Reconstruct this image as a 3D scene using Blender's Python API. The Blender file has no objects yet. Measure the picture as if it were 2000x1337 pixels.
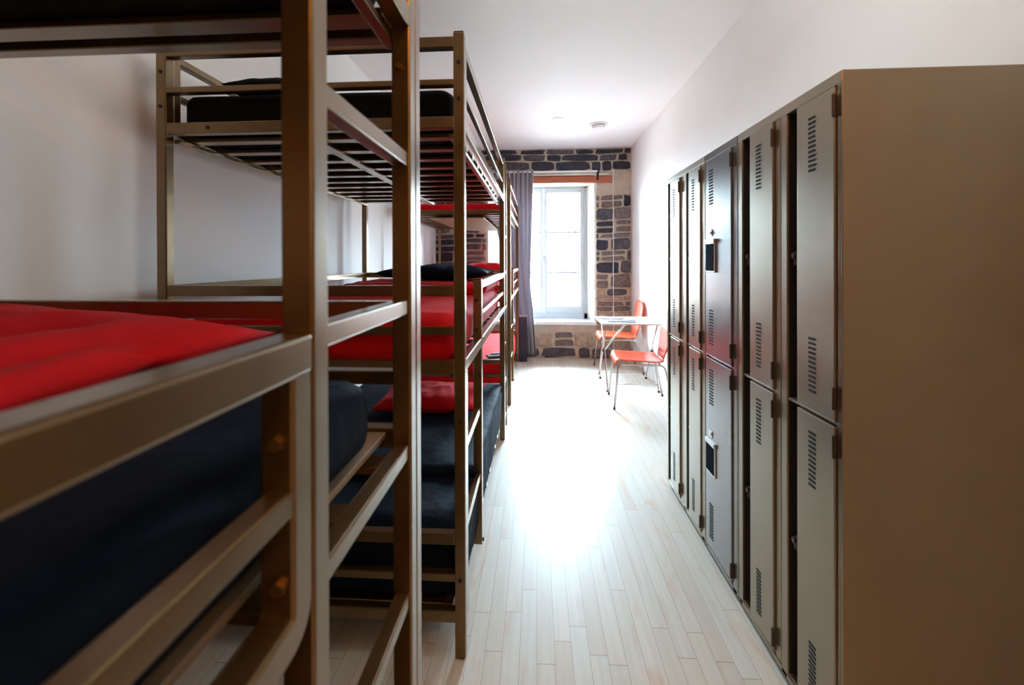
import bpy, bmesh, math, random
from math import radians, pi, sin, cos
from mathutils import Vector, Matrix, noise
random.seed(7)
S = bpy.context.scene
COL = S.collection

# ------------------------------------------------------------------ camera
cd = bpy.data.cameras.new('camera')
cam = bpy.data.objects.new('camera', cd)
COL.objects.link(cam)
cd.sensor_width = 36.0
cd.lens = 880.0/2000*36
cd.shift_x = 0.004
cd.shift_y = -(668.5-513.6)/2000
cd.clip_start = 0.02
cam.matrix_world = (Matrix.Translation((0, 0, 1.34)) @ Matrix.Rotation(radians(3.64), 4, 'Z')
                    @ Matrix.Rotation(radians(90-.17), 4, 'X') @ Matrix.Rotation(radians(-.17), 4, 'Z'))
cd.dof.use_dof = True
cd.dof.focus_distance = 2.6
cd.dof.aperture_fstop = 3.6
S.camera = cam

# ------------------------------------------------------------------ light
W = bpy.data.worlds.new('world'); S.world = W
W.use_nodes = True
bg = W.node_tree.nodes['Background']
_nt = W.node_tree
_tc = _nt.nodes.new('ShaderNodeTexCoord'); _sp = _nt.nodes.new('ShaderNodeSeparateXYZ'); _rp = _nt.nodes.new('ShaderNodeValToRGB')
_nt.links.new(_tc.outputs['Generated'], _sp.inputs[0])
_mr = _nt.nodes.new('ShaderNodeMapRange'); _mr.inputs[1].default_value = -1; _mr.inputs[2].default_value = 1
_nt.links.new(_sp.outputs[2], _mr.inputs[0]); _nt.links.new(_mr.outputs[0], _rp.inputs[0]); _nt.links.new(_rp.outputs[0], bg.inputs[0])
_e = _rp.color_ramp.elements
_e[0].position = .47; _e[0].color = (.10, .10, .10, 1)        # the ground outside
_e[1].position = .66; _e[1].color = (.55, .745, .86, 1)          # overcast sky, brightest overhead
_m = _e.new(.505); _m.color = (.33, .43, .49, 1)               # bright haze and facades at the horizon
_m = _e.new(.57); _m.color = (.42, .56, .64, 1)
bg.inputs[1].default_value = 95.0

def area(name, loc, rot, sx, sy, power, color, portal=False):
    l = bpy.data.lights.new(name, 'AREA'); l.shape = 'RECTANGLE'; l.size = sx; l.size_y = sy
    l.energy = power; l.color = color
    o = bpy.data.objects.new(name, l); COL.objects.link(o)
    o.location = loc; o.rotation_euler = rot
    if portal: l.cycles.is_portal = True
    return o
area('window_daylight_portal', (.13, 6.95, 1.55), (radians(-90), 0, 0), 1.7, 2.2, 1, (1, 1, 1), True)
# the room goes on behind the camera: added fill lights stand in for its unseen sources
area('rear_warm_fill', (.9, -2.0, 1.9), (radians(80), 0, radians(12)), 1.1, 1.0, 1.6, (1, .70, .4))  # added warm fill, no window known back there
area('warm_overhead_fill', (.45, -.9, 2.86), (0, 0, 0), .4, .4, 10, (1, .42, .08))  # added overhead fill for the warm light coming from behind

area('rear_upward_fill', (.3, -.5, 2.25), (radians(180), 0, 0), .6, .6, 1.2, (1, .96, .9))  # added upward fill to lift ceiling and upper walls
area('ceiling_fill', (.35, 1.55, 2.52), (radians(180), 0, 0), .5, .5, 9, (1, .985, .96))  # added out-of-frame fill for walls and ceiling, no pendant hangs here
vs = S.view_settings
vs.view_transform = 'Standard'; vs.look = 'None'; vs.gamma = 1; vs.use_curve_mapping = False
vs.exposure = 0.8
S.cycles.max_bounces = 12; S.cycles.diffuse_bounces = 8; S.cycles.glossy_bounces = 5
S.cycles.transparent_max_bounces = 12

# ------------------------------------------------------------------ materials
def s2l(c):
    return tuple((v/12.92 if v <= .04045 else ((v+.055)/1.055)**2.4) for v in [x/255 for x in c])
def base(name):
    m = bpy.data.materials.new(name); m.use_nodes = True
    nt = m.node_tree
    return m, nt, nt.nodes['Principled BSDF']
def N(nt, t, **k):
    n = nt.nodes.new(t)
    for a, b in k.items(): setattr(n, a, b)
    return n
def mat(name, rgb, rough=.5, metal=0, nz=0, nscale=20, bump=0, bscale=60, spec=.5, stretch=(1, 1, 1), sheen=0, rvar=0):
    m, nt, p = base(name)
    c = s2l(rgb)
    p.inputs['Base Color'].default_value = (*c, 1)
    p.inputs['Roughness'].default_value = rough
    p.inputs['Metallic'].default_value = metal
    p.inputs['Specular IOR Level'].default_value = spec
    if sheen: p.inputs['Sheen Weight'].default_value = sheen
    tc = N(nt, 'ShaderNodeTexCoord'); mp = N(nt, 'ShaderNodeMapping'); mp.inputs['Scale'].default_value = stretch
    nt.links.new(tc.outputs['Object'], mp.inputs[0])
    if nz or rvar:
        no = N(nt, 'ShaderNodeTexNoise'); no.inputs['Scale'].default_value = nscale; no.inputs['Detail'].default_value = 5
        nt.links.new(mp.outputs[0], no.inputs['Vector'])
        r = N(nt, 'ShaderNodeValToRGB')
        r.color_ramp.elements[0].position = .3; r.color_ramp.elements[1].position = .7
        r.color_ramp.elements[0].color = (*[v*(1-nz) for v in c], 1)
        r.color_ramp.elements[1].color = (*[min(1, v*(1+nz)) for v in c], 1)
        nt.links.new(no.outputs['Fac'], r.inputs[0]); nt.links.new(r.outputs[0], p.inputs['Base Color'])
        if rvar:
            mr = N(nt, 'ShaderNodeMapRange')
            mr.inputs[3].default_value = rough-rvar; mr.inputs[4].default_value = rough+rvar
            nt.links.new(no.outputs['Fac'], mr.inputs[0]); nt.links.new(mr.outputs[0], p.inputs['Roughness'])
    if bump:
        n2 = N(nt, 'ShaderNodeTexNoise'); n2.inputs['Scale'].default_value = bscale; n2.inputs['Detail'].default_value = 4
        nt.links.new(mp.outputs[0], n2.inputs['Vector'])
        b = N(nt, 'ShaderNodeBump'); b.inputs['Strength'].default_value = bump; b.inputs['Distance'].default_value = .01
        nt.links.new(n2.outputs['Fac'], b.inputs['Height']); nt.links.new(b.outputs[0], p.inputs['Normal'])
    return m
M = {}
M['bunk'] = mat('bunk_steel', (122, 97, 62), .30, .8, nz=.10, nscale=14, bump=.03, bscale=220, rvar=.06)
M['deck'] = mat('deck_sheet', (158, 140, 116), .5, .2, nz=.05)
M['bolt'] = mat('bolt_black', (14, 12, 12), .5)
M['brass'] = mat('bolt_brass', (150, 118, 76), .4, .9)
M['wall'] = mat('wall_paint', (243, 243, 241), .6, nz=.012, nscale=3, bump=.02, bscale=120)
M['ceil'] = mat('ceiling_paint', (246, 246, 246), .65, nz=.01, nscale=2, spec=.25)
M['rearwall'] = mat('rear_wall_bounce_brown', (138, 84, 38), .7, nz=.05, nscale=3)  # unseen wall, brown chosen to keep the rear bounce dark and warm
M['red'] = mat('red_cotton', (208, 12, 22), .85, nz=.10, nscale=9, bump=.25, bscale=14, spec=.2, sheen=.03)
M['navy'] = mat('navy_cotton', (11, 25, 44), .75, nz=.25, nscale=9, bump=.7, bscale=12, spec=.12)
M['black'] = mat('black_cotton', (6, 6, 10), .9, nz=.2, nscale=9, bump=.2, bscale=20, spec=.2)
M['locker'] = mat('locker_steel', (152, 137, 114), .32, .7, nz=.05, nscale=5, bump=.02, bscale=200, rvar=.05)
M['lockerd'] = mat('locker_steel_dark', (132, 128, 128), .26, .75, nz=.04, nscale=5, bump=.02, bscale=200, rvar=.04)
M['recess'] = mat('locker_inside', (58, 48, 40), .6, .3)
M['slot'] = mat('slot_hole_dark', (6, 5, 5), .9)  # stands for the dark inside open vent slots
M['hinge'] = mat('hinge_steel', (92, 74, 66), .35, .8)
M['hdark'] = mat('cup_navy', (8, 9, 28), .95, spec=.05)
M['bright'] = mat('bright_steel', (208, 206, 204), .25, .9)
M['chrome'] = mat('chrome', (190, 176, 172), .22, .95)
M['orange'] = mat('red_orange_shell', (240, 92, 54), .3, nz=.03, spec=.6)
M['tabletop'] = mat('table_laminate', (196, 188, 178), .4, nz=.03)
M['rubber'] = mat('black_rubber', (30, 28, 32), .6)
M['white'] = mat('white_paint', (232, 236, 238), .35, nz=.01)
M['framepaint'] = mat('window_frame_paint', (190, 195, 199), .45, nz=.01)
M['plastic'] = mat('white_plastic', (236, 236, 236), .4)
M['plaster'] = mat('reveal_plaster', (234, 232, 220), .8, nz=.06, nscale=12, bump=.5, bscale=14)
M['curtain'] = mat('curtain_cloth', (178, 171, 178), .9, nz=.06, nscale=40, bump=.2, bscale=300)
def translucent(m, f):
    nt = m.node_tree; p = nt.nodes['Principled BSDF']; out = nt.nodes['Material Output']
    t = N(nt, 'ShaderNodeBsdfTranslucent'); t.inputs[0].default_value = p.inputs['Base Color'].default_value
    mx = N(nt, 'ShaderNodeMixShader'); mx.inputs[0].default_value = f
    nt.links.new(p.outputs[0], mx.inputs[1]); nt.links.new(t.outputs[0], mx.inputs[2]); nt.links.new(mx.outputs[0], out.inputs[0])
translucent(M['curtain'], .22)
M['paper'] = mat('magazine_paper', (112, 98, 104), .5, nz=.5, nscale=16)
M['wood'] = mat('lintel_wood', (172, 92, 62), .55, nz=.25, nscale=5, stretch=(1, 8, 14), bump=.2, bscale=20)
M['box'] = mat('dark_box', (44, 40, 58), .7, nz=.1)
M['mortar'] = mat('mortar', (192, 176, 158), .95, nz=.16, nscale=9, bump=.8, bscale=40)
M['st0'] = mat('stone_slate', (52, 50, 62), .85, nz=.6, nscale=20, bump=.9, bscale=30)
M['st1'] = mat('stone_dark', (84, 78, 84), .85, nz=.5, nscale=26, bump=.9, bscale=30)
M['st2'] = mat('stone_brown', (116, 102, 98), .9, nz=.5, nscale=30, bump=.9, bscale=40)
M['st3'] = mat('stone_tan', (170, 148, 128), .9, nz=.3, nscale=16, bump=.8, bscale=30)
M['out'] = mat('outdoor_paving', (225, 225, 222), .8, nz=.05)

for k_, w_, r_ in (('bunk', .55, .16), ('locker', .35, .2), ('lockerd', .4, .18)):
    p_ = M[k_].node_tree.nodes['Principled BSDF']
    p_.inputs['Coat Weight'].default_value = w_; p_.inputs['Coat Roughness'].default_value = r_; p_.inputs['Coat IOR'].default_value = 1.6
def glass():
    m = bpy.data.materials.new('pane_glass'); m.use_nodes = True
    nt = m.node_tree; nt.nodes.clear()
    o = N(nt, 'ShaderNodeOutputMaterial'); mx = N(nt, 'ShaderNodeMixShader')
    t = N(nt, 'ShaderNodeBsdfTransparent'); g = N(nt, 'ShaderNodeBsdfGlossy'); g.inputs['Roughness'].default_value = .02
    t.inputs[0].default_value = (.97, .985, 1, 1)
    f = N(nt, 'ShaderNodeFresnel'); f.inputs[0].default_value = 1.3
    nt.links.new(f.outputs[0], mx.inputs[0]); nt.links.new(t.outputs[0], mx.inputs[1]); nt.links.new(g.outputs[0], mx.inputs[2])
    nt.links.new(mx.outputs[0], o.inputs[0])
    return m
M['glass'] = glass()

def floor_mat():
    m, nt, p = base('maple_boards')
    L = nt.links.new
    tc = N(nt, 'ShaderNodeTexCoord'); sp = N(nt, 'ShaderNodeSeparateXYZ'); L(tc.outputs['Object'], sp.inputs[0])
    def mth(op, a, b=None, c=None):
        n = N(nt, 'ShaderNodeMath', operation=op)
        for i, v in enumerate((a, b, c)):
            if v is None: continue
            if isinstance(v, (int, float)): n.inputs[i].default_value = v
            else: L(v, n.inputs[i])
        return n.outputs[0]
    w = .0597
    xr = mth('DIVIDE', mth('ADD', sp.outputs[0], .0015), w); row = mth('FLOOR', xr); fx = mth('FRACT', xr)
    wn = N(nt, 'ShaderNodeTexWhiteNoise', noise_dimensions='1D'); L(row, wn.inputs['W'])
    ln = mth('MULTIPLY_ADD', wn.outputs[0], .45, .62)
    wn2 = N(nt, 'ShaderNodeTexWhiteNoise', noise_dimensions='1D'); L(mth('ADD', row, 77.3), wn2.inputs['W'])
    yr = mth('ADD', mth('DIVIDE', sp.outputs[1], ln), mth('MULTIPLY', wn2.outputs[0], 9))
    seg = mth('FLOOR', yr); fy = mth('FRACT', yr)
    cb = N(nt, 'ShaderNodeCombineXYZ'); L(row, cb.inputs[0]); L(seg, cb.inputs[1])
    wn3 = N(nt, 'ShaderNodeTexWhiteNoise', noise_dimensions='3D'); L(cb.outputs[0], wn3.inputs['Vector'])
    ramp = N(nt, 'ShaderNodeValToRGB')
    els = ramp.color_ramp.elements
    els[0].position = 0; els[0].color = (*s2l((208, 203, 192)), 1)
    els[1].position = 1; els[1].color = (*s2l((198, 185, 168)), 1)
    for pos, c in ((.3, (203, 197, 185)), (.55, (207, 198, 183)), (.78, (201, 192, 177)), (.9, (202, 191, 177))):
        e = els.new(pos); e.color = (*s2l(c), 1)
    L(wn3.outputs[0], ramp.inputs[0])
    # grain
    mp = N(nt, 'ShaderNodeMapping'); mp.inputs['Scale'].default_value = (60, 2.2, 1); L(tc.outputs['Object'], mp.inputs[0])
    off = N(nt, 'ShaderNodeVectorMath', operation='ADD'); L(mp.outputs[0], off.inputs[0])
    sc = N(nt, 'ShaderNodeVectorMath', operation='SCALE'); L(wn3.outputs[1], sc.inputs[0]); sc.inputs[3].default_value = 40
    L(sc.outputs[0], off.inputs[1])
    gn = N(nt, 'ShaderNodeTexNoise'); gn.inputs['Scale'].default_value = 1; gn.inputs['Detail'].default_value = 4; L(off.outputs[0], gn.inputs['Vector'])
    gr = N(nt, 'ShaderNodeMapRange'); L(gn.outputs[0], gr.inputs[0]); gr.inputs[1].default_value = .3; gr.inputs[2].default_value = .7
    gr.inputs[3].default_value = .93; gr.inputs[4].default_value = 1.05
    mul = N(nt, 'ShaderNodeVectorMath', operation='SCALE'); L(ramp.outputs[0], mul.inputs[0]); L(gr.outputs[0], mul.inputs[3])
    # orange blotches
    mp2 = N(nt, 'ShaderNodeMapping'); mp2.inputs['Scale'].default_value = (14, 4, 1); L(tc.outputs['Object'], mp2.inputs[0])
    off2 = N(nt, 'ShaderNodeVectorMath', operation='ADD'); L(mp2.outputs[0], off2.inputs[0]); L(sc.outputs[0], off2.inputs[1])
    bn = N(nt, 'ShaderNodeTexNoise'); bn.inputs['Scale'].default_value = 1; bn.inputs['Detail'].default_value = 3; L(off2.outputs[0], bn.inputs['Vector'])
    br = N(nt, 'ShaderNodeMapRange'); L(bn.outputs[0], br.inputs[0]); br.inputs[1].default_value = .58; br.inputs[2].default_value = .82
    br.inputs[3].default_value = 0; br.inputs[4].default_value = .7
    mx = N(nt, 'ShaderNodeMix', data_type='RGBA'); L(br.outputs[0], mx.inputs[0]); L(mul.outputs[0], mx.inputs[6]); mx.inputs[7].default_value = (*s2l((196, 138, 92)), 1)
    # seams
    ex = mth('MULTIPLY', mth('MINIMUM', fx, mth('SUBTRACT', 1, fx)), w)
    ey = mth('MULTIPLY', mth('MINIMUM', fy, mth('SUBTRACT', 1, fy)), ln)
    sx = mth('LESS_THAN', ex, .00085); sy = mth('LESS_THAN', ey, .0011)
    seam = mth('MAXIMUM', mth('MULTIPLY', sx, .62), mth('MULTIPLY', sy, .75))
    mx2 = N(nt, 'ShaderNodeMix', data_type='RGBA'); L(seam, mx2.inputs[0]); L(mx.outputs[2], mx2.inputs[6]); mx2.inputs[7].default_value = (*s2l((112, 84, 66)), 1)
    L(mx2.outputs[2], p.inputs['Base Color'])
    p.inputs['Roughness'].default_value = .33
    p.inputs['Specular IOR Level'].default_value = .4
    rr = N(nt, 'ShaderNodeMapRange'); L(gn.outputs[0], rr.inputs[0]); rr.inputs[3].default_value = .34; rr.inputs[4].default_value = .48
    L(rr.outputs[0], p.inputs['Roughness'])
    bp = N(nt, 'ShaderNodeBump'); bp.inputs['Strength'].default_value = .25; bp.inputs['Distance'].default_value = .002
    L(mth('SUBTRACT', 1, seam), bp.inputs['Height']); L(bp.outputs[0], p.inputs['Normal'])
    return m
M['floor'] = floor_mat()

# ------------------------------------------------------------------ helpers
def link(name, bm, mats, parent=None, smooth=False):
    me = bpy.data.meshes.new(name); bm.to_mesh(me); bm.free()
    if not isinstance(mats, (list, tuple)): mats = [mats]
    for m in mats: me.materials.append(m)
    if smooth:
        for f in me.polygons: f.use_smooth = True
    o = bpy.data.objects.new(name, me); COL.objects.link(o)
    if parent: o.parent = parent
    return o
def thing(name, label, cat, loc=(0, 0, 0), rz=0, group=None):
    o = bpy.data.objects.new(name, None); COL.objects.link(o)
    o.location = loc; o.rotation_euler = (0, 0, rz); o.empty_display_size = .1
    tag(o, label, cat, group); return o
def tag(o, label, cat, group=None):
    o['label'] = label; o['category'] = cat
    if group: o['group'] = group
    return o
def struct(name, bm, m, parent=None, label=None):
    o = link(name, bm, m, parent)
    if not parent: o['kind'] = 'structure'
    if label: o['label'] = label
    return o
def box(bm, x0, x1, y0, y1, z0, z1, bev=0, mi=0, seg=2):
    g = bmesh.ops.create_cube(bm, size=1)
    v = g['verts']
    for q in v:
        q.co = Vector(((x0+x1)/2+q.co.x*(x1-x0), (y0+y1)/2+q.co.y*(y1-y0), (z0+z1)/2+q.co.z*(z1-z0)))
    fs = {f for q in v for f in q.link_faces}
    for f in fs: f.material_index = mi
    if bev:
        es = list({e for q in v for e in q.link_edges})
        r = bmesh.ops.bevel(bm, geom=es, offset=bev, segments=seg, affect='EDGES', profile=.5)
        for f in r['faces']: f.material_index = mi
    return bm
def nb(*a, **k): return box(bmesh.new(), *a, **k)
def cyl(bm, p0, p1, r0, r1=None, seg=14, mi=0, caps=True):
    p0 = Vector(p0); p1 = Vector(p1); r1 = r0 if r1 is None else r1
    d = p1-p0
    g = bmesh.ops.create_cone(bm, cap_ends=caps, segments=seg, radius1=r0, radius2=r1, depth=d.length)
    q = d.to_track_quat('Z', 'Y').to_matrix().to_4x4()
    q.translation = (p0+p1)/2
    bmesh.ops.transform(bm, matrix=q, verts=g['verts'])
    for f in {f for v in g['verts'] for f in v.link_faces}: f.material_index = mi
    return bm
def tube(bm, pts, r, seg=10, closed=False):
    pts = [Vector(p) for p in pts]; n = len(pts); rings = []
    up = None
    for i, p in enumerate(pts):
        a = pts[i-1] if (i > 0 or closed) else p
        b = pts[(i+1) % n] if (i < n-1 or closed) else p
        t = (b-a).normalized()
        if up is None:
            up = Vector((0, 0, 1)) if abs(t.z) < .9 else Vector((1, 0, 0))
        s = t.cross(up).normalized(); up = s.cross(t).normalized()
        rings.append([bm.verts.new(p+(s*cos(2*pi*k/seg)+up*sin(2*pi*k/seg))*r) for k in range(seg)])
    m = n if closed else n-1
    for i in range(m):
        A, B = rings[i], rings[(i+1) % n]
        for k in range(seg): bm.faces.new((A[k], A[(k+1) % seg], B[(k+1) % seg], B[k]))
    if not closed:
        bm.faces.new(list(reversed(rings[0]))); bm.faces.new(rings[-1])
    return bm
def arc_path(pts, r, n=5, closed=False):
    """round the corners of a polyline"""
    pts = [Vector(p) for p in pts]; out = []; N_ = len(pts)
    for i, p in enumerate(pts):
        if not closed and i in (0, N_-1): out.append(p); continue
        a = pts[i-1]; b = pts[(i+1) % N_]
        da = (a-p); db = (b-p)
        ra = min(r, da.length*.49, db.length*.49)
        s = p+da.normalized()*ra; e = p+db.normalized()*ra
        for k in range(n+1):
            t = k/n
            out.append(s*(1-t)**2+p*2*t*(1-t)+e*t*t)
    return out
def sweep_yz(bm, path, x0, x1, h, ch=.004):
    """closed loop in the YZ plane, rectangular section between x0..x1, thickness h, softened edges"""
    n = len(path); rings = []
    prof = [(x0+ch, -h/2), (x1-ch, -h/2), (x1, -h/2+ch), (x1, h/2-ch), (x1-ch, h/2), (x0+ch, h/2), (x0, h/2-ch), (x0, -h/2+ch)]
    for i, p in enumerate(path):
        t = (path[(i+1) % n]-path[i-1]); t.x = 0; t.normalize()
        s = Vector((0, -t.z, t.y))
        rings.append([bm.verts.new(Vector((x, p.y, p.z))+s*d) for x, d in prof])
    for i in range(n):
        A, B = rings[i], rings[(i+1) % n]
        for k in range(len(prof)): bm.faces.new((A[k], B[k], B[(k+1) % len(prof)], A[(k+1) % len(prof)]))
    bmesh.ops.recalc_face_normals(bm, faces=bm.faces)
    return bm

# ------------------------------------------------------------------ room
XL, XR, YB, YF, ZC = -1.42, 1.30, 6.28, -2.6, 2.90
struct('floor', nb(XL-.2, XR+.2, YF-.2, YB+.5, -.1, 0), M['floor'])
struct('ceiling', nb(XL-.2, XR+.2, YF-.2, YB+.6, ZC, ZC+.1), M['ceil'])
struct('wall_left', nb(XL-.15, XL, YF-.2, YB+.5, 0, ZC), M['wall'])
struct('wall_right', nb(XR, XR+.15, YF-.2, YB+.5, 0, ZC), M['wall'])
struct('wall_front', nb(XL, XR, YF-.15, YF, 0, ZC), M['rearwall'])

# stone wall with the window opening
WX0, WX1, WZ0, WZ1 = -.70, .823, .50, 2.43      # opening at the room side
FX0, FX1, FZ0, FZ1 = -.54, .765, .56, 2.47      # window frame outline (at the outer plane)
YW = 6.62
def stone_wall():
    bm = bmesh.new()
    T = .55
    box(bm, XL, WX0, YB, YB+T, 0, ZC)
    box(bm, WX1, XR, YB, YB+T, 0, ZC)
    box(bm, WX0, WX1, YB, YB+T, 0, WZ0-.03)
    box(bm, WX0, WX1, YB, YB+T, 2.53, ZC)
    rnd = random.Random(23)
    def stone(x0, x1, z0, z1, mi):
        w, h = x1-x0, z1-z0
        if w < .03 or h < .02: return
        n = 14; cx, cz = (x0+x1)/2, (z0+z1)/2
        pts = []
        for k in range(n):
            a = 2*pi*(k+.5)/n
            ex = .38
            px = math.copysign(abs(cos(a))**ex, cos(a))*w/2; pz = math.copysign(abs(sin(a))**ex, sin(a))*h/2
            j = 1+rnd.uniform(-.11, .05)
            qx, qz = cx+px*j, cz+pz*j*(1+.25*noise.noise(Vector((cx*9+px*4, cz*9, 3))))
            qz += .022*noise.noise(Vector((qx*2.3, qz*.6, 1.7)))
            pts.append((qx, qz))
        d = rnd.uniform(.008, .03)
        r0 = [bm.verts.new((x, YB+.01, z)) for x, z in pts]
        r1 = [bm.verts.new((x, YB-d*.7, z)) for x, z in pts]
        r2 = [bm.verts.new((cx+(x-cx)*.86, YB-d-rnd.uniform(0, .006), cz+(z-cz)*.82)) for x, z in pts]
        fs = []
        for A, B in ((r0, r1), (r1, r2)):
            for k in range(n): fs.append(bm.faces.new((A[k], A[(k+1) % n], B[(k+1) % n], B[k])))
        fs.append(bm.faces.new(r2))
        for f in fs: f.material_index = mi
    z = .015
    while z < ZC-.04:
        h = rnd.choice([.055, .09, .13, .16, .19]) if z < 2.4 else rnd.choice([.085, .10, .12])
        if z+h > ZC-.015: h = ZC-.015-z
        x = XL+.01-rnd.uniform(0, .1)
        while x < XR:
            w = rnd.uniform(.14, .52)
            if h > .14: w = rnd.uniform(.16, .42)
            if z > 2.4: w = rnd.choice([.12, .2, .34, .5])*rnd.uniform(.9, 1.2)
            x0 = max(x, XL+.005); x1 = min(x+w, XR-.012); x += w+rnd.uniform(.014, .032)
            zz0 = z; zz1 = z+h
            # cut at the window opening
            spans = [(x0, x1)]
            if zz1 > WZ0-.035 and zz0 < 2.545:
                spans = []
                jl = WX0-rnd.uniform(0, .03)+(.10 if (1.25 < z < 1.55 or z < .9) else 0)*0
                jr = WX1+.0
                if x0 < jl: spans.append((x0, min(x1, jl)))
                if x1 > jr: spans.append((max(x0, jr), x1))
                if zz0 < 2.545 and zz1 > 2.5 and x0 > 1.05: spans = [(x0, x1)]
                elif zz1 > 2.41 and zz0 < 2.545:
                    spans = [(a, b) for a, b in spans if a > 1.05 or b < -.8]
            if zz0 < 2.545 and zz1 > 2.585 and x1 > -.8 and x0 < 1.05:
                stone(max(x0, -.8), min(x1, 1.05), 2.558, zz1, rnd.choice([1, 1, 2]))
            for a, b in spans:
                if z > 2.3: mi = rnd.choice([0, 0, 0, 1])
                elif a > .7: mi = rnd.choice([1, 2, 0, 1, 2] if z > 1.1 else ([2, 1, 2, 3] if z > .75 else [3, 2, 3]))
                elif z < WZ0: mi = rnd.choice([3, 3, 3, 2]) if z > .12 else rnd.choice([1, 2, 0])
                else: mi = rnd.choice([0, 1, 2, 2])
                if h > .12 and rnd.random() < .3:
                    hh = h*rnd.uniform(.4, .6)
                    stone(a, b, zz0, zz0+hh-.012, mi+1); stone(a, b, zz0+hh+.012, zz1, mi+1)
                else: stone(a, b, zz0, zz1, mi+1)
        z += h+rnd.uniform(.008, .018)
    return bm
ms = [M['mortar'], M['st0'], M['st1'], M['st2'], M['st3']]
struct('wall_back', stone_wall(), ms)

# splayed plaster reveals, sill, lintel
def quad_prism(bm, pts, thick):
    """pts: 4 corners facing the room side; thickened outward"""
    P = [Vector(p) for p in pts]; n = (P[1]-P[0]).cross(P[3]-P[0]).normalized()*thick
    a = [bm.verts.new(p) for p in P]; b = [bm.verts.new(p+n) for p in P]
    bm.faces.new(a); bm.faces.new(list(reversed(b)))
    for k in range(4): bm.faces.new((a[k], b[k], b[(k+1) % 4], a[(k+1) % 4]))
    bmesh.ops.recalc_face_normals(bm, faces=bm.faces)
bm = bmesh.new()
quad_prism(bm, [(WX1, YB-.004, WZ0-.03), (FX1, YW, WZ0-.03), (FX1, YW, WZ1+.1), (WX1, YB-.004, WZ1+.1)], -.03)
quad_prism(bm, [(WX0, YB-.004, WZ0-.03), (FX0, YW, WZ0-.03), (FX0, YW, WZ1+.1), (WX0, YB-.004, WZ1+.1)], .03)
struct('trim_1', bm, M['plaster'], label='white plastered splayed window reveal')
struct('trim_2', nb(WX0-.02, WX1-.005, YB-.035, YW, WZ0-.035, WZ0+.012, bev=.008), M['white'], label='white painted stone window sill')
struct('trim_3', nb(-.86, 1.037, YB-.03, YB+.05, 2.425, 2.515, bev=.006), M['wood'], label='reddish wooden lintel beam over the window')
struct('trim_4', nb(-.86, 1.0, YB-.012, YB+.01, 2.527, 2.55, bev=.003), M['plaster'], label='thin pale plaster strip above the lintel')

struct('trim_6', nb(WX0-.02, WX1+.02, YB+.05, YW, 2.432, 2.53, bev=.002), M['plaster'], label='white plaster soffit over the window')
# window
win = bpy.data.objects.new('window_1', None); COL.objects.link(win)
win.location = (.11, YW, .5); win['kind'] = 'structure'; win['label'] = 'white casement window with two leaves'
def wpart(name, bm, m, parent=win):
    bmesh.ops.translate(bm, verts=bm.verts, vec=(-.11, -YW, -.5))
    return link(name, bm, m, parent)
f = bmesh.new(); fo = .06
box(f, FX0, FX0+fo, YW, YW+.09, FZ0-.06, FZ1+.06, .005); box(f, FX1-fo-.02, FX1, YW, YW+.09, FZ0-.06, FZ1+.06, .005)
box(f, FX0, FX1, YW, YW+.088, FZ1-.06, FZ1+.06, .005); box(f, FX0, FX1, YW, YW+.088, FZ0-.06, FZ0+.03, .005)
wpart('window_frame', f, M['framepaint'])
mid = .105
for x0, x1 in ((FX0+fo, mid-.003), (mid+.003, FX1-fo-.02)):
    s = bmesh.new(); y0, y1 = YW-.012, YW+.04
    b = .058; z0, z1 = FZ0+.03, FZ1-.06
    box(s, x0, x0+b*.85, y0, y1, z0, z1, .005); box(s, x1-b*.85, x1, y0, y1, z0, z1, .005)
    box(s, x0, x1, y0+.002, y1-.002, z0, z0+.10, .005); box(s, x0, x1, y0+.002, y1-.002, z1-.065, z1, .005)
    for zz in (1.17, 1.76): box(s, x0+.03, x1-.03, y0+.014, y1-.01, zz-.004, zz+.024, .003)
    sh = wpart('window_sash', s, M['framepaint'])
    for za, zb in ((z0+.10, 1.17), (1.19, 1.76), (1.78, z1-.065)):
        g = nb(x0+b*.75, x1-b*.75, YW+.012, YW+.016, za, zb)
        wpart('pane', g, M['glass'], sh)
h = bmesh.new(); box(h, mid-.012, mid+.012, YW-.03, YW-.012, 1.38, 1.42, .003); cyl(h, (mid, YW-.035, 1.40), (mid, YW-.035, 1.31), .006)
wpart('window_handle', h, M['bright'])
# the window's surroundings outside: ground far below the sill
struct('trim_5', nb(FX0-.3, FX1+.3, YW+.09, YW+.5, FZ0-.16, FZ0-.06), M['white'], label='pale outer window ledge')

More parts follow.
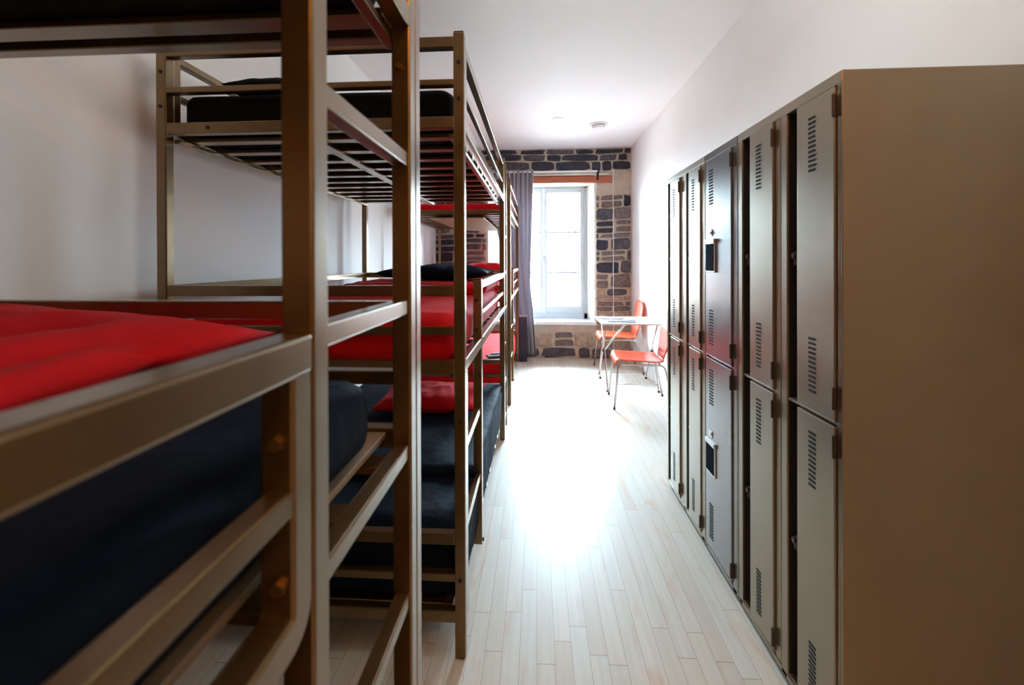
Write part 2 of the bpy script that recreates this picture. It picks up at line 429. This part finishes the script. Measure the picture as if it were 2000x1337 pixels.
# ------------------------------------------------------------------ bunk beds
XR_B, XL_B = -.241, -1.332
TB = .037
def bunk(label, Y0, Y1, flip, low_ladder=True, boards=False, levels=(1.81, .985, .14)):
    """Y0..Y1 outer length; flip=False: ladder opening at the near end Y0"""
    root = thing('bunk_bed', label, 'bunk bed', ((XL_B+XR_B)/2, (Y0+Y1)/2, 0), 0, 'steel bunk beds along the left wall')
    ox, oy = root.location.x, root.location.y
    def part(name, bm, m, parent=root, lab=None):
        bmesh.ops.translate(bm, verts=bm.verts, vec=(-ox, -oy, 0))
        o = link(name, bm, m, parent)
        if lab: o['label'] = lab
        return o
    m = M['bunk']; bv = .004
    def T(t): return Y0+t if not flip else Y1-t          # t runs from the ladder end
    def yb(t0, t1): a, b = T(t0), T(t1); return (min(a, b), max(a, b))
    for (xa, xb) in ((XR_B-TB, XR_B), (XL_B, XL_B+TB)):
        for (ya, yb_) in ((Y0, Y0+TB), (Y1-TB, Y1)):
            bm = nb(xa, xb, ya, yb_, 0.004, 2.112, bv)
            po = part('post', bm, m)
            box_cap = nb(xa+.002, xb-.002, ya+.002, yb_-.002, 2.110, 2.116, .001); part('cap', box_cap, M['bolt'], po, 'black plastic end cap')
            ft = nb(xa+.004, xb-.004, ya+.004, yb_-.004, 0, .012, .001); part('foot', ft, M['rubber'], po, 'black foot')
            xc = (xa+xb)/2
            if ya == Y0:
                for zz in (2.01, 1.888, .80, .268):
                    c = cyl(bmesh.new(), (xc, ya+.002, zz), (xc, ya-.0035, zz), .0062); part('bolt', c, M['bolt'], po)
    # end rails (head and foot)
    L = Y1-Y0
    for ya, yb_ in ((Y0, Y0+TB), (Y1-TB, Y1)):
        x0, x1 = XL_B+TB-.001, XR_B-TB+.001
        for zc, hh in ((2.081, .037), (1.946, .021), (1.242, .037), (1.106, .028), (.403, .037), (.273, .026)):
            part('end_rail', nb(x0, x1, ya+.002, yb_-.002, zc-hh/2, zc+hh/2, .003), m)
        for zc in (1.811, .985, .141):
            r = part('bed_frame_rail', nb(x0, x1, ya+.002, yb_-.002, zc-.02, zc+.02, .003), m)
            if ya == Y0:
                for xx in (-1.142, -.40):
                    c = cyl(bmesh.new(), (xx, ya+.003, zc), (xx, ya-.0015, zc), .0065); part('bolt', c, M['bolt'], r)
    # long rails
    for side, (xa, xb) in enumerate(((XR_B-TB, XR_B), (XL_B, XL_B+TB))):
        a, b = Y0+TB-.001, Y1-TB+.001
        for zc in (1.811, .985, .141):
            if zc == .141:
                part('side_rail', nb(xa-.05 if side == 0 else xa, xb-.05 if side == 0 else xb, a, b, zc-.02, zc+.02, .003), m)
            elif not (flip and side == 0 and zc == .985):
                part('side_rail', nb(xa+.001, xb-.001, a, b, zc-.02, zc+.02, .003), m)
            xi = (xa-.022 if zc != .141 else xa-.072) if side == 0 else xb
            part('slat_ledge', nb(xi, xi+.022, a, b, zc-.045, zc-.03, .002), m)
        # top guard panel: two rails with end tubes
        e0, e1 = a+.002, b-.002
        g = bmesh.new()
        box(g, xa+.002, xb-.002, e0, e0+.034, 1.79, 2.09, bv); box(g, xa+.002, xb-.002, e1-.034, e1, 1.79, 2.09, bv)
        box(g, xa+.003, xb-.003, e0+.03, e1-.03, 2.062, 2.088, .003)
        box(g, xa+.008, xb-.008, e0+.03, e1-.03, 1.93, 1.952, .003)
        part('top_guard_panel', g, m)
        if side == 1:
            for zc, hh in ((1.242, .037), (1.106, .028)):
                part('guard_rail', nb(xa+.002, xb-.002, a, b, zc-hh/2, zc+hh/2, .003), m)
    # the corridor-side guard panel of the middle bed starts behind the ladder opening
    far = T(L-TB)
    xa, xb = XR_B-TB, XR_B
    if flip:
        yA = T(.456+.019)+.0; yEnd = Y0+TB
        y_hi = Y1-.456-.019; y_lo = Y0+TB+.02
        loop = arc_path([(0, y_hi, .965), (0, y_hi, 1.18), (0, y_lo, 1.18), (0, y_lo, .965)], .032, 6, True)
        loop = [Vector((0, p.y, p.z if p.z < 1.1 else p.z+.0635)) for p in arc_path([(0, y_hi, .965), (0, y_hi, 1.18), (0, y_lo, 1.18), (0, y_lo, .965)], .026, 6, True)]
        g = sweep_yz(bmesh.new(), loop, xa, xb, TB)
        box(g, xa-.0008, xb+.0008, y_lo-TB/2, y_hi+TB/2+.0008, 1.2235, 1.2635, .004)
        gp = part('guard_panel', g, m)
        part('guard_rail', nb(xa+.008, xb-.002, y_lo+.01, y_hi-.015, 1.086, 1.112, .003), m, gp)
        for xx, zz in ((-.265, 1.159), (-.263, 1.016)):
            c = cyl(bmesh.new(), (xx+.006, y_hi-.016, zz), (xx+.006, y_hi-.024, zz), .0075, seg=6); part('bolt', c, M['brass'], gp, 'brass bolt')
    else:
        ya, yb_ = Y0+.46, Y0+.46+TB
        sp = part('short_post', nb(xa, xb, ya, yb_, .10, 1.262, bv), m)
        part('cap', nb(xa+.002, xb-.002, ya+.002, yb_-.002, 1.261, 1.266, .001), M['bolt'], sp, 'black plastic end cap')
        for zz in (1.172, 1.042):
            c = cyl(bmesh.new(), ((xa+xb)/2-.004, ya+.002, zz), ((xa+xb)/2-.004, ya-.0025, zz), .0075); part('bolt', c, M['bolt'], sp)
        c = cyl(bmesh.new(), (xb-.001, ya+.018, .115), (xb+.006, ya+.018, .115), .008); part('bolt', c, M['bolt'], sp)
        part('guard_rail', nb(xa+.002, xb-.002, yb_-.001, Y1-TB+.001, 1.222, 1.258, .003), m)
        part('guard_rail', nb(xa+.008, xb-.008, yb_-.001, Y1-TB+.001, 1.095, 1.118, .003), m)
        # low ladder
        l = nb(xa+.001, xb-.001, Y0+TB+.001, Y0+2*TB-.001, .115, .966, bv)
        lo = part('ladder_stile', l, m)
        for zz in (.69, .405):
            part('rung', nb(xa+.006, xb-.006, Y0+2*TB-.002, ya+.001, zz-.013, zz+.013, .003), m, lo)
    # slats
    for zc in (1.811, .985, .141):
        n = 11
        for k in range(n):
            y = Y0+.11+(L-.22)*k/(n-1)
            part('slat', nb(XL_B+TB-.004, XR_B-TB+.004, y-.024, y+.024, zc-.028, zc-.014, .002), m)
        if not (flip and zc == 1.811): part('centre_strap', nb(-.81, -.77, Y0+.04, Y1-.04, zc-.040, zc-.029, .001), m)
    if boards:
        part('bed_board', nb(-1.02, -.50, Y0+.06, Y1-.08, 1.755, 1.765, .002), M['deck'], root, 'pale flat board under the top bed')
    root['ox'] = 0
    del root['ox']
    return root, part
b2, part2 = bunk('full steel bunk bed nearest the middle of the aisle, red mattress halfway up', 1.50, 3.402, False)
b3, part3 = bunk('smallest-looking steel bunk bed at the far end beside the window curtain', 4.20, 6.08, False, boards=True)
b1, part1 = bunk('blurred foreground steel bunk bed with tall ladder cut off by the left frame edge', -.98, .926, True)

def tall_ladder(part, ya, yb, rungs, top):
    xa, xb = XR_B-TB, XR_B
    s = bmesh.new()
    box(s, xa, xb, ya, ya+TB, .02, top, .004); box(s, xa, xb, yb-TB, yb, .02, top, .004)
    o = part('ladder', s, M['bunk'])
    for z in rungs: part('rung', nb(xa+.005, xb-.005, ya+TB-.001, yb-TB+.001, z-.014, z+.014, .003), M['bunk'], o)
    return o
ld = tall_ladder(part1, .473, .8875, (1.537, 1.254, .976, .69, .405, .12, 1.82, 2.06), 2.112)
c = cyl(bmesh.new(), (-.261, .85, 1.714), (-.261, .842, 1.714), .006, seg=6); part1('bolt', c, M['brass'], ld, 'brass bolt')
tall_ladder(part2, 3.405, 3.66, (1.537, 1.254, .976, .69, .405, .12), 2.13)
part1('bed_board', nb(XL_B+TB+.01, XR_B-TB-.024, -.93, .885, .988, 1.0, .002), M['deck'], None or b1, 'pale sheet under the middle mattress')
# ------------------------------------------------------------------ bedding
def mattress(name, label, cat, x0, x1, y0, y1, z0, z1, r, amp, m, seed=0, group=None, sag=0, seam=None):
    bm = bmesh.new()
    bmesh.ops.create_cube(bm, size=2)
    bmesh.ops.subdivide_edges(bm, edges=bm.edges, cuts=30, use_grid_fill=True)
    cx, cy, cz = (x0+x1)/2, (y0+y1)/2, (z0+z1)/2
    hx, hy, hz = (x1-x0)/2, (y1-y0)/2, (z1-z0)/2
    rz = min(r, hz*.98)
    for v in bm.verts:
        p = Vector((v.co.x*hx, v.co.y*hy, v.co.z*hz))
        # redistribute samples toward borders
        q = Vector((max(-(hx-r), min(hx-r, p.x)), max(-(hy-r), min(hy-r, p.y)), max(-(hz-rz), min(hz-rz, p.z))))
        d = p-q
        if d.length > 1e-9:
            dn = Vector((d.x/r, d.y/r, d.z/rz)); l = max(abs(dn.x), abs(dn.y), abs(dn.z))
            e = dn.normalized()*l
            d = Vector((e.x*r, e.y*r, e.z*rz))
        p = q+d
        w = noise.noise(Vector((p.x*7+seed, p.y*5, p.z*7)))*amp+noise.noise(Vector((p.x*22+seed, p.y*15, p.z*14)))*amp*.35
        if p.z > -hz*.6: p += Vector((w*.6*(abs(p.x)/hx), w*.6*(abs(p.y)/hy), w))
        if sag: p.z += sag*(1-(p.x/hx)**2)*(p.z > 0)
        v.co = p
    o = link(name, bm, m, None, True)
    o.location = (cx, cy, cz)
    tag(o, label, cat, group)
    return o
def pillow(name, label, x, y, z, w, d, h, m, rz=0, tilt=0, seed=0, roll=0, group='pillows on the bunks', amp=.02, folds=0):
    bm = bmesh.new(); n, k = 44, 32
    def pt(u, v, s):
        e = (max(0, 1-abs(u)**2.6))**.55*(max(0, 1-abs(v)**2.6))**.55
        px = u*w/2*(1-.05*(1-abs(v))*0-.07*(1-v*v)*abs(u)); py = v*d/2*(1-.08*(1-u*u)*abs(v))
        pz = s*e*h/2
        nn = noise.noise(Vector((px*9+seed, py*9, s*3.1)))*amp*e+noise.noise(Vector((px*24+seed, py*11, s)))*amp*.4*e
        if folds: nn -= folds*e*(1-abs(noise.noise(Vector((px*12+py*1.5+seed, py*2.2-px*1.5, 4.2)))))**7*min(1, 1.3*max(0, .55-v))
        return Vector((px, py, pz+nn*s))
    top = [[bm.verts.new(pt(-1+2*i/n, -1+2*j/k, 1)) for j in range(k+1)] for i in range(n+1)]
    bot = [[top[i][j] if (i in (0, n) or j in (0, k)) else bm.verts.new(pt(-1+2*i/n, -1+2*j/k, -1)) for j in range(k+1)] for i in range(n+1)]
    for i in range(n):
        for j in range(k):
            bm.faces.new((top[i][j], top[i+1][j], top[i+1][j+1], top[i][j+1]))
            bm.faces.new((bot[i][j], bot[i][j+1], bot[i+1][j+1], bot[i+1][j]))
    o = link(name, bm, m, None, True)
    o.location = (x, y, z); o.rotation_euler = (tilt, roll, rz)
    tag(o, label, 'pillow', group)
    return o
G = 'mattresses on the bunks'
# middle bunk bed
mattress('mattress', 'black mattress on the top level of the middle bunk bed, under the ceiling', 'mattress', -1.285, -.29, 1.55, 3.35, 1.80, 1.956, .05, .004, M['black'], 1, G)
mattress('mattress', 'red mattress on the middle level of the middle bunk bed, seen between its rails', 'mattress', -1.285, -.285, 1.55, 3.35, .975, 1.155, .06, .008, M['red'], 2, G)
mattress('mattress', 'navy quilted mattress on the bottom level under the red pillow, bulging toward the aisle', 'mattress', -1.285, -.258, 1.555, 3.34, .150, .415, .06, .012, M['navy'], 3, G)
mattress('duvet', 'navy duvet spread over the bottom mattress of the middle bunk bed', 'duvet', -1.285, -.258, 1.93, 3.335, .402, .448, .022, .008, M['navy'], 33)
bl = mattress('blanket', 'folded bright red blanket at the far end, under the navy pillow', 'blanket', -1.12, -.285, 2.5, 3.30, 1.158, 1.22, .03, .010, M['red'], 5)
pillow('pillow', 'red pillow on the bottom level of the middle bunk bed, on the navy mattress', -.655, 2.80, .498, .64, .48, .115, M['red'], .05, .04, 3)
pillow('pillow', 'navy pillow on the folded red blanket, middle level', -.66, 3.0, 1.272, .74, .42, .10, M['navy'], -.03, .02, 4)
pillow('pillow', 'black pillow on the top black mattress, poking just above its end rail', -.99, 1.80, 2.012, .40, .34, .11, M['black'], .05, 0, 9)
# far bunk bed
mattress('mattress', 'thin red mattress on the top level of the far bunk bed', 'mattress', -1.28, -.29, 4.25, 6.03, 1.80, 1.90, .04, .004, M['red'], 6, G)
mattress('mattress', 'mattress on the middle level of the far bunk bed, under the red pillow', 'mattress', -1.28, -.29, 4.25, 6.03, .975, 1.10, .05, .006, M['red'], 7, G)
mattress('mattress', 'light red mattress on the bottom level of the far bunk bed', 'mattress', -1.28, -.28, 4.25, 6.03, .135, .39, .06, .008, M['red'], 8, G)
pillow('pillow', 'red pillow on the middle level of the far bunk bed, in front of the window', -.64, 5.72, 1.21, .70, .40, .24, M['red'], 0, .03, 13)
# near bunk bed
mattress('mattress', 'black mattress overhead on the top level of the foreground bunk bed', 'mattress', -1.285, -.29, -.93, .86, 1.80, 1.94, .05, .004, M['black'], 10, G)
mattress('mattress', 'dark navy mattress behind the blurred guard rail, with a soft drooping end', 'mattress', -1.285, -.286, -.93, .80, 1.002, 1.150, .055, .016, M['navy'], 11, G)
mattress('mattress', 'black mattress on the bottom level of the foreground bunk bed', 'mattress', -1.285, -.30, -.93, .86, .128, .30, .05, .006, M['black'], 12, G)
pillow('pillow', 'large crumpled red pillow behind the blurred rail at the left frame edge', -.965, .57, 1.196, .88, .62, .155, M['red'], .04, 0, 23, amp=.010, folds=.085)

# small black strap lying on the far red mattress
s = bmesh.new(); box(s, -.075, .075, -.05, .05, 0, .02, .008); box(s, -.02, .11, .02, .06, .006, .03, .008)
o = link('strap', s, M['bolt']); o.location = (-.42, 4.42, .402); o.rotation_euler = (0, 0, .4)
tag(o, 'small black strap lying on the red bottom mattress of the far bunk bed', 'strap')

# ------------------------------------------------------------------ lockers
XF, XBK = .785, 1.27
def dark_slots(bm, y0, y1, zs, x):
    for (za, zb) in zs:
        for k in range(12):
            z = za+(zb-za)*k/11
            box(bm, x-.0012, x+.004, y0, y1, z-.0032, z+.0032, .0, 1)  # thin black strip on the door imitates the shade in a hole
VZ = ((1.744, 1.597), (1.119, .971), (.851, .702), (.247, .10))
DIV = .909
def locker_unit(label, Y0, Y1, cols, m, group):
    root = thing('locker', label, 'locker', ((XF+XBK)/2, (Y0+Y1)/2, 0), 0, group)
    ox, oy = root.location.x, root.location.y
    def part(name, bm, mm, parent=root, lab=None):
        bmesh.ops.translate(bm, verts=bm.verts, vec=(-ox, -oy, 0))
        o = link(name, bm, mm, parent)
        if lab: o['label'] = lab
        return o
    b = bmesh.new(); t = .012
    zb, zt = .02, 1.832
    box(b, XF, XBK, Y0+.001, Y0+t, zb, zt, .002); box(b, XF, XBK, Y1-t, Y1-.001, zb, zt, .002)
    box(b, XF, XBK, Y0+t, Y1-t, zt-.03, zt, .001); box(b, XF, XBK, Y0+t, Y1-t, zb, zb+.016, .001)
    box(b, XBK-.01, XBK, Y0+t, Y1-t, zb, zt)
    # front frame: stiles between the doors
    edges = [Y0+t*.5]
    for c in cols: edges += [c['d'][0], c['r'] if c['r'] else c['d'][1]]
    edges.append(Y1-t*.5)
    for k in range(0, len(edges), 2):
        a, c2 = edges[k], edges[k+1]
        if c2-a > .05:      # two adjoining frames show a seam
            md = (a+c2)/2
            box(b, XF, XF+.03, a, md-.002, zb, zt-.001, .003); box(b, XF+.002, XF+.03, md+.002, c2, zb, zt-.001, .003)
        else: box(b, XF, XF+.03, a, c2, zb, zt-.001, .002)
    box(b, XF+.004, XF+.03, Y0+t, Y1-t, DIV-.004, DIV+.004, .001)
    part('body', b, m)
    ins = bmesh.new()
    box(ins, XF+.045, XF+.05, Y0+t, Y1-t, zb+.016, zt-.03)
    for c in cols:
        if c['r']:
            box(ins, XF+.006, XF+.045, c['r']-.003, c['r']-.001, zb+.02, zt-.03)
    part('inner_panel', ins, M['recess'], root, 'dark inner panel')
    part('top_rail', nb(XF-.0015, XF+.02, Y0+.002, Y1-.002, 1.800, 1.831, .002), m)
    part('plinth', nb(XF+.004, XF+.02, Y0+.002, Y1-.002, .022, .045, .001), m)
    for yy in (Y0+.025, Y1-.025):
        for xx in (XF+.03, XBK-.04):
            part('foot', cyl(bmesh.new(), (xx, yy, 0), (xx, yy, .022), .016), M['rubber'])
    for c in cols:
        y0, y1 = c['d']
        for z0, z1, vz in ((DIV+.006, 1.797, VZ[:2]), (.048, DIV-.006, VZ[2:])):
            d = bmesh.new()
            box(d, XF-.006, XF+.008, y0+.0015, y1, z0, z1, .0025)
            if c['r']: box(d, XF-.005, XF+.03, y1-.002, y1+.001, z0, z1)
            v0 = y0+(.082 if c['r'] else .188)
            if c['r'] or True: dark_slots(d, v0, v0+(.031 if c['r'] else .042), vz, XF-.006)
            do = part('door', d, [m, M['slot']])
            for zz in (z0+.03+.005 if z0 > .5 else z0+.02, z1-.05-.03):
                hg = cyl(bmesh.new(), (XF-.009, y0-.002, zz-.0), (XF-.009, y0-.002, zz+.058), .0052)
                part('hinge', hg, M['hinge'], do)
            if c['r']:
                zl = (z0+z1)/2
                lt = bmesh.new(); box(lt, XF+.012, XF+.04, c['r']-.028, c['r']-.012, zl-.03, zl+.012, .003)
                cyl(lt, (XF+.012, c['r']-.02, zl), (XF+.006, c['r']-.02, zl), .009)
                part('latch', lt, M['hinge'], do)
            else:
                hz = 1.357 if z0 > .5 else .457
                hb = bmesh.new(); y_a, y_b = 2.022, 2.116
                x0 = XF-.012
                box(hb, x0, XF-.005, y_a-.006, y_b+.006, hz-.068, hz+.082, .003)
                box(hb, x0-.004, x0+.001, y_a-.006, y_b+.006, hz+.062, hz+.082, .002)
                hp = part('handle', hb, M['bright'], do, 'bright recessed handle cup')
                part('handle_cup', nb(x0-.0015, x0+.002, y_a+.004, y_b-.002, hz-.060, hz+.060, .0005), M['hdark'], hp, 'dark cup')
                kp = nb(XF-.009, XF-.005, 2.056, 2.094, hz+.095, hz+.125, .001)
                cyl(kp, (XF-.009, 2.068, hz+.11), (XF-.013, 2.068, hz+.11), .006)
                part('lock_plate', kp, M['bright'], do)
    return root
LG = None
locker_unit('nearest two-column beige steel locker, its brown side facing the camera', 1.21, 1.813, [dict(d=(1.232, 1.403), r=1.468), dict(d=(1.541, 1.702), r=1.777)], M['locker'], 'steel lockers along the right wall')
locker_unit('single-column darker grey steel locker with dark cup handles', 1.816, 2.152, [dict(d=(1.861, 2.133), r=None)], M['lockerd'], 'steel lockers along the right wall')
locker_unit('farthest two-column beige steel locker, beside the red chairs', 2.156, 2.776, [dict(d=(2.205, 2.368), r=2.422), dict(d=(2.518, 2.686), r=2.750)], M['locker'], 'steel lockers along the right wall')

# ------------------------------------------------------------------ table and chairs
def table():
    X0, X1, Y0, Y1, Z = .66, 1.262, 4.62, 5.235, .71
    cx, cy = (X0+X1)/2, (Y0+Y1)/2
    t = thing('folding_table', 'small pale square folding table with thin steel legs, between the two red chairs', 'table', (cx, cy, 0))
    def part(name, bm, m, parent=t, smooth=False):
        bmesh.ops.translate(bm, verts=bm.verts, vec=(-cx, -cy, 0)); return link(name, bm, m, parent, smooth)
    part('tabletop', nb(X0, X1, Y0, Y1, Z-.016, Z, .005), M['tabletop'])
    r = .007
    for x in (.725, 1.243):
        for (yb, yt) in ((4.69, 5.16), (5.235, 4.70)):
            dx = .008 if yb < 5 else -.008
            lg = tube(bmesh.new(), [(x+dx, yt, Z-.017), (x+dx, (yb+yt)/2, .37), (x+dx*.5, yb+(.02 if yb < 5 else -.02), .03), (x, yb, .009)], r)
            l = part('leg', lg, M['chrome'], t, True)
            part('foot', cyl(bmesh.new(), (x-.012, yb, .008), (x+.014, yb, .008), .008), M['rubber'], l)
        part('pivot', cyl(bmesh.new(), (x-.016, 4.945, .375), (x+.016, 4.945, .375), .011), M['rubber'])
    for y in (4.71, 5.215): part('stretcher', tube(bmesh.new(), [(.725, y, .075), (1.243, y, .075)], .005), M['chrome'], t, True)
    part('brace', tube(bmesh.new(), [(.735, 4.945, .385), (.99, 5.0, Z-.02)], .010), M['bright'], t, True)
    return t
table()
def magazine(x, y, z, rz, label):
    bm = nb(-.105, .105, -.14, .14, 0, .006, .001)
    for v in bm.verts: v.co.z += .01*abs(v.co.x)/.105*0
    o = link('magazine', bm, M['paper']); o.location = (x, y, z); o.rotation_euler = (0, 0, rz)
    tag(o, label, 'magazine', 'papers on the folding table')
magazine(.90, 4.83, .7105, 1.35, 'open magazine near the front edge of the folding table')
magazine(.80, 5.06, .7105, 1.0, 'pale paper leaflet at the back left of the folding table')

def chair(label, X, Y, rz):
    """local: sits facing -x, seat .46 deep"""
    t = thing('chair', label, 'chair', (X, Y, 0), rz, 'red shell chairs at the folding table')
    # one-piece seat shell and back
    def shell(prof, wfun, th, name):
        bm = bmesh.new(); n = 16; rows = []
        for i, (x, z) in enumerate(prof):
            u = i/(len(prof)-1); w = wfun(u)
            rows.append([(x, -w+2*w*j/n, z+.012*(abs(-1+2*j/n)**2)*(1 if name == 'seat' else 0)) for j in range(n+1)])
        P = [Vector((a[0], 0, a[1])) for a in prof]
        def nrm(i):
            a = P[max(i-1, 0)]; b = P[min(i+1, len(P)-1)]; d = (b-a).normalized(); return Vector((-d.z, 0, d.x))
        top = [[bm.verts.new(q) for q in r] for r in rows]
        bot = [[bm.verts.new(Vector(q)-nrm(i)*th) for q in r] for i, r in enumerate(rows)]
        m_ = len(rows)
        for i in range(m_-1):
            for j in range(n):
                bm.faces.new((top[i][j], top[i][j+1], top[i+1][j+1], top[i+1][j])); bm.faces.new((bot[i][j], bot[i+1][j], bot[i+1][j+1], bot[i][j+1]))
        for i in range(m_-1):
            bm.faces.new((top[i][0], top[i+1][0], bot[i+1][0], bot[i][0])); bm.faces.new((top[i][n], bot[i][n], bot[i+1][n], top[i+1][n]))
        for j in range(n):
            bm.faces.new((top[0][j], bot[0][j], bot[0][j+1], top[0][j+1])); bm.faces.new((top[-1][j], top[-1][j+1], bot[-1][j+1], bot[-1][j]))
        bmesh.ops.recalc_face_normals(bm, faces=bm.faces)
        return link(name, bm, M['orange'], t, True)
    sp = arc_path([(-.235, 0, .395), (-.215, 0, .445), (.16, 0, .425), (.20, 0, .435)], .05, 5)
    shell([(p.x, p.z) for p in sp], lambda u: .20+.02*sin(pi*u), .011, 'seat')
    bp = [(.205, .445), (.225, .52), (.245, .62), (.262, .72), (.272, .80), (.276, .86)]
    shell(bp, lambda u: .12+.085*min(1, u*2.2) if u < .75 else .205-.10*((u-.75)/.25)**2, .010, 'backrest')
    r = .0085
    for s in (-1, 1):
        y = s*.215
        fr = arc_path([(-.245, s*.235, .012), (-.205, y, .405), (.20, y, .405), (.275, s*.225, .012)], .05, 6)
        lg = link('side_frame', tube(bmesh.new(), fr, r), M['chrome'], t, True)
        for q in ((-.245, s*.235), (.275, s*.225)):
            link('foot', cyl(bmesh.new(), (q[0], q[1], 0), (q[0], q[1], .02), .010), M['rubber'], lg)
    link('cross_rod', tube(bmesh.new(), [(-.12, -.215, .402), (-.12, .215, .402)], .007), M['chrome'], t, True)
    link('cross_rod', tube(bmesh.new(), [(.17, -.215, .402), (.17, .215, .402)], .007), M['chrome'], t, True)
    link('back_support', tube(bmesh.new(), arc_path([(.12, -.10, .408), (.215, -.10, .42), (.262, -.10, .62)], .04), .007), M['chrome'], t, True)
    link('back_support', tube(bmesh.new(), arc_path([(.12, .10, .408), (.215, .10, .42), (.262, .10, .62)], .04), .007), M['chrome'], t, True)
    return t
chair('nearer red-orange chair with thin steel legs, partly hidden by the far locker', .955, 4.345, radians(-3))
chair('farther orange chair with thin steel legs, behind the folding table by the stone wall', .985, 5.64, radians(0))

# ------------------------------------------------------------------ curtain, rod, cable, ceiling fittings
def curtain():
    t = thing('curtain', 'grey-mauve gathered curtain hanging at the left half of the window', 'curtain', (-.3, 6.17, 0))
    bm = bmesh.new(); nu, nv = 150, 40; G_ = []
    for j in range(nv+1):
        v = j/nv; z = 2.585-(2.585-.075)*v
        xr = [(0, -.045), (.35, -.065), (.62, -.085), (.75, -.045), (1, .0)]
        xl = [(0, -.60), (.3, -.56), (.45, -.47), (.62, -.36), (.8, -.30), (1, -.28)]
        def ip(t_, v):
            for (a, b), (c_, d) in zip(t_, t_[1:]):
                if v <= c_: return b+(d-b)*(v-a)/(c_-a)
            return t_[-1][1]
        a, b = ip(xl, v), ip(xr, v); row = []
        for i in range(nu+1):
            u = i/nu
            x = a+(b-a)*u+.006*sin(u*40+v*3)
            y = .028*sin(u*2*pi*9+sin(v*2)*.6)*(1-.25*v)+.012*sin(u*2*pi*21+v*2)*(1-.6*v)
            row.append(bm.verts.new((x+.3, y, z)))
        G_.append(row)
    for j in range(nv):
        for i in range(nu): bm.faces.new((G_[j][i], G_[j+1][i], G_[j+1][i+1], G_[j][i+1]))
    o = link('cloth', bm, M['curtain'], t, True)
    md = o.modifiers.new('s', 'SOLIDIFY'); md.thickness = .003
    rings = bmesh.new()
    for k in range(9):
        x = -.28+.55*k/8*1.0-.01
        tube(rings, [(x, .016*cos(q*pi/4), 2.565+.016*sin(q*pi/4)) for q in range(8)], .0025, 6, True)
    link('rings', rings, M['bolt'], t)
    return t
curtain()
r = thing('curtain_rod', 'thin pale curtain rod with dark end bracket above the window lintel', 'curtain rod', (.1, 6.17, 2.565))
link('rod', cyl(bmesh.new(), (-.85, 0, 0), (.74, 0, 0), .011), M['white'], r)
for x in (-.80, .74):
    bk = bmesh.new(); box(bk, x-.012, x+.012, -.02, .09, -.02, .015, .003); box(bk, x-.014, x+.014, .075, .08, -.11, .03, .002)
    link('bracket', bk, M['bolt'], r)
cb = bmesh.new()
pts = [(1.047+.0025*sin(k*1.7), 6.236, 2.60-(2.60-.02)*k/40) for k in range(41)]
tube(cb, pts, .0055, 8)
tag(link('cable', cb, M['white'], None, True), 'thin white cable running straight down the stone wall right of the window', 'cable')

d = thing('smoke_detector', 'round white smoke detector on the ceiling, the larger of the two discs', 'smoke detector', (.706, 5.19, ZC))
q = cyl(bmesh.new(), (0, 0, 0), (0, 0, -.012), .108, seg=40); link('base', q, M['plastic'], d)
q = cyl(bmesh.new(), (0, 0, -.012), (0, 0, -.05), .075, .062, seg=40); link('cover', q, M['plastic'], d)
q = cyl(bmesh.new(), (0, 0, -.013), (0, 0, -.019), .077, seg=40); link('vent_ring', q, mat('detector_grey', (150, 150, 155), .6), d)
o = link('ceiling_cap', cyl(bmesh.new(), (0, 0, 0), (0, 0, -.008), .062, .056, seg=32), M['plastic'])
o.location = (.239, 4.956, ZC); tag(o, 'small flat white cap on the ceiling left of the smoke detector', 'ceiling cap')

# unidentified dark shape, built as a plain box, between the far bunk and the curtain
bx = thing('dark_block', 'dark box-shaped object standing on the floor between the far bunk post and the curtain', 'box', (-.185, 6.07, 0))
q = bmesh.new(); box(q, -.052, .055, -.035, .035, 0, .60, .006); link('body', q, M['box'], bx)
q = bmesh.new(); box(q, -.054, .057, -.037, .037, .60, .63, .006)
link('lid', q, M['curtain'], bx)
